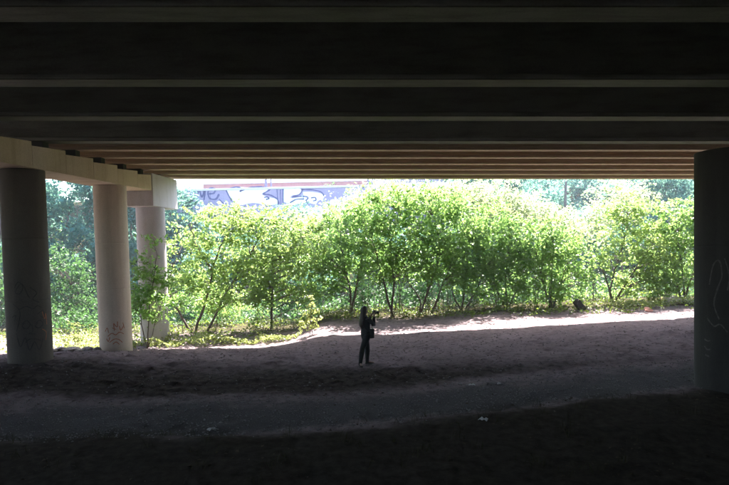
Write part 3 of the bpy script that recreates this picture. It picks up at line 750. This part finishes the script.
MB().rings([[(bl - c0.x, 0, -0.6), (br_ - c0.x, 0, -0.6), (br_ - c0.x, 0, zr - bz), (bl - c0.x, 0, zl - bz)], [(bl - c0.x, .3, -0.6), (br_ - c0.x, .3, -0.6), (br_ - c0.x, .3, zr - bz), (bl - c0.x, .3, zl - bz)]]).build('brickwork', M_brick, bw)
MB().rings([[(bl - c0.x, -.04, zl - bz + .003), (br_ - c0.x, -.04, zr - bz + .003), (br_ - c0.x, -.04, zr - bz + .09), (bl - c0.x, -.04, zl - bz + .09)], [(bl - c0.x, .34, zl - bz + .003), (br_ - c0.x, .34, zr - bz + .003), (br_ - c0.x, .34, zr - bz + .09), (bl - c0.x, .34, zl - bz + .09)]]).build('coping', M_pale, bw)
M_post = plain('violet_grey_steel', (0.17, 0.15, 0.24), 0.6)
for px, lab in ((266.0, 'left of the pair of grey posts above the graffitied wall'), (271.2, 'right of the pair of grey posts above the graffitied wall')):
    p = at(px, 187, 45.2); g_ = gz(p.x, 45.2)
    t = thing('sign_post', (p.x, 45.2, g_), lab, 'post', 'pair of posts above the wall')
    MB().tube([(0, 0, -0.3), (0, 0, 4.2)], 0.11 if px < 270 else 0.07, 10).build('post', M_post, t)
    MB().box(-0.16, 0.16, -0.16, 0.16, -0.3, 0.12).build('base_plate', M_post, t)
fp0, fp1 = at(368, 185, 45.6), at(452, 185, 45.6)
fb = gz((fp0.x + fp1.x) / 2, 45.6)
fence = thing('slat_fence', ((fp0.x + fp1.x) / 2, 45.6, fb), 'violet-grey upright slat fence above the wall, between the sunlit crowns', 'fence')
ftop = at(410, 176, 45.6).z - fb
nsl = 44; wid = (fp1.x - fp0.x)
for k in range(nsl):
    xx = -wid / 2 + wid * (k + .5) / nsl
    MB().box(xx - 0.066, xx + 0.066, 0, 0.03, 0.1, ftop + random.uniform(-.03, .03)).build('slat', M_post, fence)
for zz in (0.5, ftop - 0.35): MB().box(-wid / 2, wid / 2, 0.033, 0.09, zz, zz + 0.1).build('rail', M_post, fence)
for k in range(5): MB().box(-wid / 2 + wid * k / 4 - .06, -wid / 2 + wid * k / 4 + .06, 0.093, 0.2, -0.3, ftop - .05).build('fence_post', M_post, fence)

# ------------------------------------------------------------------ stones, tilted block, litter
def rock_mesh(seed, squash=0.7):
    import bmesh
    bm = bmesh.new(); bmesh.ops.create_icosphere(bm, subdivisions=2, radius=1.0)
    r = random.Random(seed); off = [Vector((r.gauss(0, 1), r.gauss(0, 1), r.gauss(0, 1))).normalized() for _ in range(9)]
    amp = [r.uniform(0.05, 0.28) for _ in off]
    for v in bm.verts:
        d = v.co.normalized(); s = 1.0
        for o_, a_ in zip(off, amp): s -= a_ * max(0, d.dot(o_) - 0.55) / 0.45
        v.co = d * s; v.co.z *= squash
    me = bpy.data.meshes.new('rock'); bm.to_mesh(me); bm.free()
    return me
rocks = [rock_mesh(s) for s in range(5)]
def place_rock(px, py, d, size, label, mat, k, group=None, name='rock', sq=None):
    p = at(px, py, d); z = gz(p.x, p.y)
    me = rocks[k % 5].copy(); me.materials.append(mat)
    o = link(bpy.data.objects.new(name, me)); o.location = (p.x, p.y, z + size * 0.25)
    o.scale = sq or (size * random.uniform(.9, 1.4), size, size * random.uniform(.7, 1)); o.rotation_euler = (random.uniform(-.3, .3), random.uniform(-.3, .3), random.uniform(0, 6))
    return tag(o, label, 'rock', group)
rk = random.Random(9)
for k in range(26):
    px = 46 + 2.0 * k + rk.uniform(-2, 2)
    place_rock(px, 345, rk.uniform(18.9, 20.2) if not 90 < px < 136 else rk.uniform(17.9, 18.4), rk.uniform(.11, .27), 'dark earthy stone among the rubble between the first column and the weeds', M_stone, k, 'rubble stones by the left pier')
place_rock(673, 308, 24.6, 0.45, 'pale sunlit boulder near the right pier', M_palestone, 1, name='boulder', sq=(0.6, 0.45, 0.42))
place_rock(690, 309, 24.3, 0.3, 'smaller pale stone against the right pier, beside the boulder', M_palestone, 2, name='boulder', sq=(0.5, 0.3, 0.22))
place_rock(648, 318, 22.8, 0.16, 'reddish flat stone lying in the sunlit strip at right', plain('red_stone', (0.42, 0.17, 0.13)), 3, sq=(0.42, 0.2, 0.12))
M_wood = stained('weathered_wood', (0.012, 0.010, 0.009), (0.03, 0.025, 0.022), (0.03, 0.02, 0.02), 0.5, 0.9, grain=50, streak=(1, 8, 8))
p = at(576, 316, 24.0); zg = gz(p.x, p.y)
blk = thing('tilted_block', (p.x, p.y, zg), 'dark wooden block tilted on its edge among the herbs at the tree line', 'wooden block')
m = MB().box(-0.13, 0.13, -0.12, 0.12, 0, 0.56)
o = m.build('beam', M_wood, blk, bevel=0.015); o.rotation_euler = (0.1, math.radians(-42), 0.25); o.location = (0.30, 0, -0.02)
for q in (-.09, .0, .09):
    s = MB().box(q - .006, q + .006, -0.126, -0.123, 0.05, 0.52).build('crack', M_black, o)
M_paper = plain('white_paper', (0.42, 0.42, 0.43), 0.7, 0.1)
for k, (px, py, s, lab) in enumerate([(472, 386, .06, 'small white scrap on the earth right of the woman, left one of two'), (499, 384.5, .05, 'small white scrap on the earth right of the woman, right one of two'),
                                      (483, 421, .07, 'pale scrap at the near edge of the path right of the middle'), (212, 430.5, .07, 'pale scrap on the path at lower left')]):
    v = ray(px, py); q = Vector((0, 0, ZC)) + v * (-ZC / v.z)
    for it in range(4):
        zg = gz(q.x, q.y); q = Vector((0, 0, ZC)) + v * ((zg - ZC) / v.z)
    mb = MB(); n = 5; vs = []
    r_ = random.Random(k)
    for i in range(n):
        for j in range(n):
            vs.append(((i / 4 - .5) * s * 2.2, (j / 4 - .5) * s * 1.6, r_.uniform(0, .35) * s + 0.35 * s * (i % 2)))
    fs = [(i * n + j, i * n + j + 1, (i + 1) * n + j + 1, (i + 1) * n + j) for i in range(n - 1) for j in range(n - 1)]
    mb.add(vs, fs); o = mb.build('paper_scrap', M_paper); o.location = (q.x, q.y, zg + 0.012); o.rotation_euler = (0, 0, k * 1.3)
    o.modifiers.new('thickness', 'SOLIDIFY').thickness = 0.003
    tag(o, lab, 'litter', 'paper scraps')

# dead leaves and pebbles lying on the earth
n = 6000
x = rng.uniform(-14, 15, n); y = 6.5 + 18 * rng.random(n) ** 1.0
keep = rng.random(n) < (0.12 + 0.9 * (vnoise(x * .6, y * .6, 88) > .52)) * np.where(np.abs(y - bank_y(x) - 1.1) < 1.0, .25, 1)
x, y = x[keep], y[keep]
V, Fc = leaf_arrays(np.stack([x, y, ground_z(x, y) + 0.008], -1), 0.065, rng, 4.0)
tag(np_mesh('leaf_litter', V, Fc, M_litter), 'dead leaves strewn over the bare earth', 'leaf litter', None, 'stuff')
n = 15000
x = rng.uniform(-13, 14, n); y = bank_y(x) + np.where(rng.random(n) < .6, rng.uniform(-.1, 2.3, n), rng.uniform(-.3, 10, n))
s = 0.008 + 0.022 * rng.random(n) ** 3
oct_ = np.array([(1, 0, 0), (0, 1, 0), (-1, 0, 0), (0, -1, 0), (0, 0, .7), (0, 0, -.7)], float)
of = np.array([(0, 1, 4), (1, 2, 4), (2, 3, 4), (3, 0, 4), (1, 0, 5), (2, 1, 5), (3, 2, 5), (0, 3, 5)])
a = rng.uniform(0, 6.28, n); ca_, sa_ = np.cos(a), np.sin(a)
O = oct_[None] * (0.7 + 0.6 * rng.random((n, 6, 1))) * s[:, None, None]
O = np.stack([O[..., 0] * ca_[:, None] - O[..., 1] * sa_[:, None], O[..., 0] * sa_[:, None] + O[..., 1] * ca_[:, None], O[..., 2]], -1)
V = (O + np.stack([x, y, ground_z(x, y) + s * .3], -1)[:, None]).reshape(-1, 3)
Fc = (np.arange(n)[:, None, None] * 6 + of[None]).reshape(-1, 3)
tag(np_mesh('gravel', V, Fc, M_gravel), 'grey pebbles along the trodden path', 'gravel', None, 'stuff')
# thin grass tufts on the dark bank
n = 1300
tx = rng.uniform(-9, 11, 130); ty = bank_y(tx) - rng.uniform(-.1, 3.2, 130)
k = rng.integers(0, 130, n)
x = tx[k] + rng.normal(size=n) * .07; y = ty[k] + rng.normal(size=n) * .07
h = rng.uniform(.05, .2, n); lean = rng.normal(size=(n, 2)) * .45
b0 = np.stack([x, y, ground_z(x, y) - .01], -1)
sd = rng.normal(size=(n, 2)); sd /= np.linalg.norm(sd, axis=1)[:, None]; sd = np.concatenate([sd * .004, np.zeros((n, 1))], 1)
mid = b0 + np.stack([lean[:, 0] * h * .35, lean[:, 1] * h * .35, h * .6], -1); tip = b0 + np.stack([lean[:, 0] * h, lean[:, 1] * h, h], -1)
V = np.stack([b0 - sd, b0 + sd, mid + sd * .7, tip, mid - sd * .7], 1).reshape(-1, 3)
Fc = (np.arange(n)[:, None, None] * 5 + np.array([(0, 1, 2), (0, 2, 4), (4, 2, 3)])[None]).reshape(-1, 3)
tag(np_mesh('grass', V, Fc, M_drygrass), 'thin grass tufts on the dark bank in front', 'grass', None, 'stuff')

# ------------------------------------------------------------------ the woman with the camera
M_skin = plain('skin', (0.30, 0.19, 0.14), 0.6, 0.08)
M_shirt = plain('dark_grey_top', (0.030, 0.030, 0.032), 0.9)
M_trouser = plain('black_trousers', (0.014, 0.014, 0.016), 0.85)
M_hair = stained('dark_brown_hair', (0.018, 0.012, 0.009), (0.035, 0.024, 0.018), (0.01, 0.008, 0.006), 0.4, 0.5, grain=90, streak=(30, 30, 1), bstr=0.6)
M_shoe = plain('black_shoes', (0.018, 0.017, 0.017), 0.7)
M_cam = plain('black_camera_body', (0.012, 0.012, 0.013), 0.4)
M_glass = plain('lens_glass', (0.02, 0.02, 0.03), 0.08)
def skin_mesh(name, chain, edges, root, mat, parent, sub=2):
    me = bpy.data.meshes.new(name); me.from_pydata([c[0] for c in chain], edges, []); me.materials.append(mat)
    o = link(bpy.data.objects.new(name, me), parent)
    o.modifiers.new('skin', 'SKIN')
    if not me.skin_vertices: return o
    sv = me.skin_vertices[0].data
    for i, c in enumerate(chain):
        r = c[1]; sv[i].radius = (r, r) if isinstance(r, (int, float)) else r
        sv[i].use_root = (i == root)
    o.modifiers['skin'].use_smooth_shade = True
    s = o.modifiers.new('sub', 'SUBSURF'); s.levels = sub; s.render_levels = sub
    return o
YAW = math.radians(35)
wv = at(367, 366, 14.9)
wg = gz(wv.x, wv.y)
woman = thing('person', (wv.x, wv.y, wg), 'person with long dark hair in dark clothes standing on the bare earth, raising a camera', 'person', rz=YAW)
def loc2(wx, wy, z):                 # picture-plane offsets (right, away) to her own axes
    return (wx * math.cos(YAW) + wy * math.sin(YAW), -wx * math.sin(YAW) + wy * math.cos(YAW), z)
PEL, WA, CH, NB = (0, 0, .90), (-.015, 0, 1.02), (-.035, 0, 1.20), (-.045, 0, 1.33)
NK, HD0, HD1 = (-.04, 0, 1.39), (-.02, 0, 1.46), (-.03, 0, 1.53)
RS, RE, RW, RHd = (-.04, -.16, 1.285), (.12, -.19, 1.10), (.21, -.085, 1.345), (.232, -.06, 1.395)
LS, LE, LW, LHd = (-.04, .16, 1.285), (.13, .17, 1.11), (.23, .055, 1.35), (.262, .03, 1.395)
RH, RK, RA, RT = (-.01, -.085, .86), loc2(-.11, -.09, .48), loc2(-.18, -.10, .085), loc2(-.14, -.23, .035)
LH, LK, LA, LT = (-.01, .085, .86), loc2(.02, .10, .48), loc2(.01, .11, .085), loc2(.20, .12, .035)
body = skin_mesh('body', [(PEL, (.11, .09)), (WA, (.10, .08)), (CH, (.115, .085)), (NB, .055), (NK, .046), (HD0, (.070, .082)), (HD1, (.064, .074)),
                          (RS, .042), (RE, .034), (RW, .025), (RHd, (.028, .02)), (LS, .042), (LE, .034), (LW, .025), (LHd, (.028, .02)),
                          (RH, .07), (RK, .048), (RA, .033), (RT, .028), (LH, .07), (LK, .048), (LA, .033), (LT, .028)],
                 [(0, 1), (1, 2), (2, 3), (3, 4), (4, 5), (5, 6), (2, 7), (7, 8), (8, 9), (9, 10), (2, 11), (11, 12), (12, 13), (13, 14),
                  (0, 15), (15, 16), (16, 17), (17, 18), (0, 19), (19, 20), (20, 21), (21, 22)], 0, M_skin, woman)
# fingers curled round the camera
for side, H in ((-1, RHd), (1, LHd)):
    for k in range(4):
        z = H[2] + .028 - .018 * k; L = (.075, .085, .08, .062)[k]
        pts = [(H[0] - .005, H[1] + side * .004, z), (H[0] + L * .45, H[1] + side * .012, z + .006), (H[0] + L * .8, H[1] - side * .012, z + .004), (H[0] + L * .8, H[1] - side * .032, z)]
        MB().tube(pts, [.0095, .009, .008, .006], 6).build('finger', M_skin, woman, smooth=True)
    MB().tube([(H[0] - .01, H[1], H[2] - .02), (H[0] + .0, H[1] - side * .025, H[2] - .03), (H[0] + .03, H[1] - side * .04, H[2] - .026)], [.011, .010, .007], 6).build('thumb', M_skin, woman, smooth=True)
def ell_ring(cx, cy_, z, rx, ry, n=24, ph=0.0, wob=0.0):
    return [(cx + rx * math.cos(q) * (1 + wob * math.sin(5 * q + ph)), cy_ + ry * math.sin(q) * (1 + wob * math.sin(7 * q + ph)), z) for q in [2 * math.pi * j / n for j in range(n)]]
top = MB().rings([ell_ring(cx, 0, z, rx, ry, ph=z * 20, wob=.02) for cx, z, rx, ry in
                  ((0, .79, .118, .160), (0, .80, .128, .170), (-.002, .88, .132, .172), (-.01, .97, .118, .150), (-.018, 1.06, .115, .140), (-.03, 1.16, .125, .158),
                   (-.04, 1.24, .12, .172), (-.045, 1.29, .10, .165), (-.047, 1.325, .08, .11), (-.046, 1.35, .062, .07), (-.044, 1.37, .055, .058))])
for S_, E_, W_ in ((RS, RE, RW), (LS, LE, LW)):
    S_, E_, W_ = Vector(S_), Vector(E_), Vector(W_)
    top.tube([S_ * .96 + Vector((0, 0, .03)), S_, S_.lerp(E_, .5), E_ - Vector((.01, 0, -.01)), E_, E_.lerp(W_, .25), E_.lerp(W_, .8)], [.055, .064, .056, .050, .048, .045, .034], 12)
top.build('top', M_shirt, woman, smooth=True)
tr = MB().rings([ell_ring(-.005, 0, z, rx, ry) for z, rx, ry in ((.76, .08, .12), (.80, .115, .158), (.88, .122, .164), (.97, .108, .142), (1.0, .10, .135))])
for H_, K_, A_ in ((RH, RK, RA), (LH, LK, LA)):
    H_, K_, A_ = Vector(H_), Vector(K_), Vector(A_)
    tr.tube([H_, H_.lerp(K_, .25), H_.lerp(K_, .6), K_, K_.lerp(A_, .3), K_.lerp(A_, .65), A_ - Vector((0, 0, .03))], [.094, .100, .084, .068, .070, .056, .047], 14)
tr.build('trousers', M_trouser, woman, smooth=True)
for A, T in ((RA, RT), (LA, LT)):
    A, T = Vector(A), Vector(T); dirv = Vector((T.x - A.x, T.y - A.y, 0)).normalized(); sd = Vector((-dirv.y, dirv.x, 0))
    rings = []
    for t_, w_, h_ in ((-.055, .022, .06), (-.045, .034, .085), (0, .037, .10), (.06, .040, .07), (.12, .043, .05), (.16, .036, .04), (.185, .018, .028)):
        c0_ = Vector((A.x, A.y, 0)) + dirv * t_
        rings.append([c0_ + sd * (w_ * math.cos(q)) + Vector((0, 0, .002 + max(0, h_ * (0.5 + 0.5 * math.sin(q))))) for q in [2 * math.pi * j / 10 for j in range(10)]])
    MB().rings(rings).build('shoe', M_shoe, woman, smooth=True)
# hair: over the skull and down the back
rings = [ell_ring(cx, 0, cz, rx, ry, 28, cz * 9, .045) for (cx, cz, rx, ry) in
         ((-.036, 1.608, .012, .012), (-.037, 1.604, .036, .034), (-.04, 1.592, .060, .056), (-.045, 1.572, .078, .072), (-.052, 1.54, .088, .084), (-.062, 1.50, .088, .090), (-.078, 1.45, .078, .094),
          (-.098, 1.39, .068, .100), (-.118, 1.31, .064, .108), (-.138, 1.22, .060, .112), (-.15, 1.14, .05, .10), (-.152, 1.08, .036, .08), (-.15, 1.04, .02, .045), (-.15, 1.02, .006, .012))]
MB().rings(rings).build('hair', M_hair, woman, smooth=True)
MB().tube([(.05, 0, 1.49), (.072, 0, 1.46), (.055, 0, 1.448)], [.008, .013, .010], 6).build('nose', M_skin, woman, smooth=True)
for s_ in (-1, 1):
    MB().tube([(.042, .022 * s_, 1.492), (.052, .022 * s_, 1.492)], [.012, .006], 8).build('eye', M_white, woman, smooth=True)
    MB().tube([(-.02, .072 * s_, 1.455), (-.025, .08 * s_, 1.475), (-.02, .076 * s_, 1.50)], [.008, .013, .008], 6).build('ear', M_skin, woman, smooth=True)
MB().tube([(.045, -.02, 1.422), (.052, 0, 1.424), (.045, .02, 1.422)], [.004, .007, .004], 6).build('mouth', plain('lips', (.30, .12, .10)), woman, smooth=True)
Rw = Matrix.Translation(woman.location) @ Matrix.Rotation(YAW, 4, 'Z')
camt = thing('photo_camera', Rw @ Vector((.268, -.014, 1.40)), 'black photo camera with a lens held up at the head of the person', 'camera', rz=YAW - math.radians(18))
MB().box(-.035, .035, -.065, .065, -.045, .042).build('camera_body', M_cam, camt, bevel=.01)
MB().box(-.03, .03, -.025, .025, .043, .07).build('viewfinder', M_cam, camt, bevel=.008)
ln = MB().rings([[(t_, r_ * math.cos(q), r_ * math.sin(q)) for q in [2 * math.pi * j / 20 for j in range(20)]] for t_, r_ in ((.034, .03), (.06, .03), (.062, .034), (.10, .034), (.102, .031), (.125, .036), (.13, .036))]).build('lens', M_cam, camt)
MB().rings([[(t_, r_ * math.cos(q), r_ * math.sin(q)) for q in [2 * math.pi * j / 20 for j in range(20)]] for t_, r_ in ((.1305, .03), (.1325, .026))]).build('front_glass', M_glass, ln)
bag = thing('shoulder_bag', Rw @ Vector((.06, -.175, .89)), 'small black bag hanging at the hip of the person', 'bag', rz=YAW)
MB().box(-.06, .06, -.035, .035, -.14, .12).build('pouch', M_cam, bag, bevel=.02)
MB().box(-.055, .055, -.047, -.037, -.02, .11).build('flap', M_cam, bag, bevel=.004)
strap = [(.02, .0, .11), (-.04, -.03, .25), (-.11, -.035, .36), (-.17, -.0, .455), (-.24, -.0, .42), (-.30, -.0, .30), (-.25, -.01, .14), (-.13, -.01, .05), (-.04, .0, .10)]
MB().tube([Vector(q) for q in smooth_pts(strap, 4)], .009, 6).build('strap', M_cam, bag, smooth=True)

# ------------------------------------------------------------------ hazy summer air
hm = bpy.data.materials.new('hazy_air'); hm.use_nodes = True
ht = hm.node_tree; ht.nodes.remove(ht.nodes['Principled BSDF'])
pv = ht.nodes.new('ShaderNodeVolumePrincipled')
pv.inputs['Color'].default_value = (0.74, 0.86, 1.0, 1); pv.inputs['Density'].default_value = 0.0012; pv.inputs['Anisotropy'].default_value = 0.35
ht.links.new(pv.outputs[0], ht.nodes['Material Output'].inputs['Volume'])
haze = MB().box(-151, 151, -61, 261, float(GZ.min()) - 1.0, max(float(GZ.max()), 16.0) + 0.5).build('haze', hm)
tag(haze, 'pale summer haze in the air', 'haze', None, 'stuff')
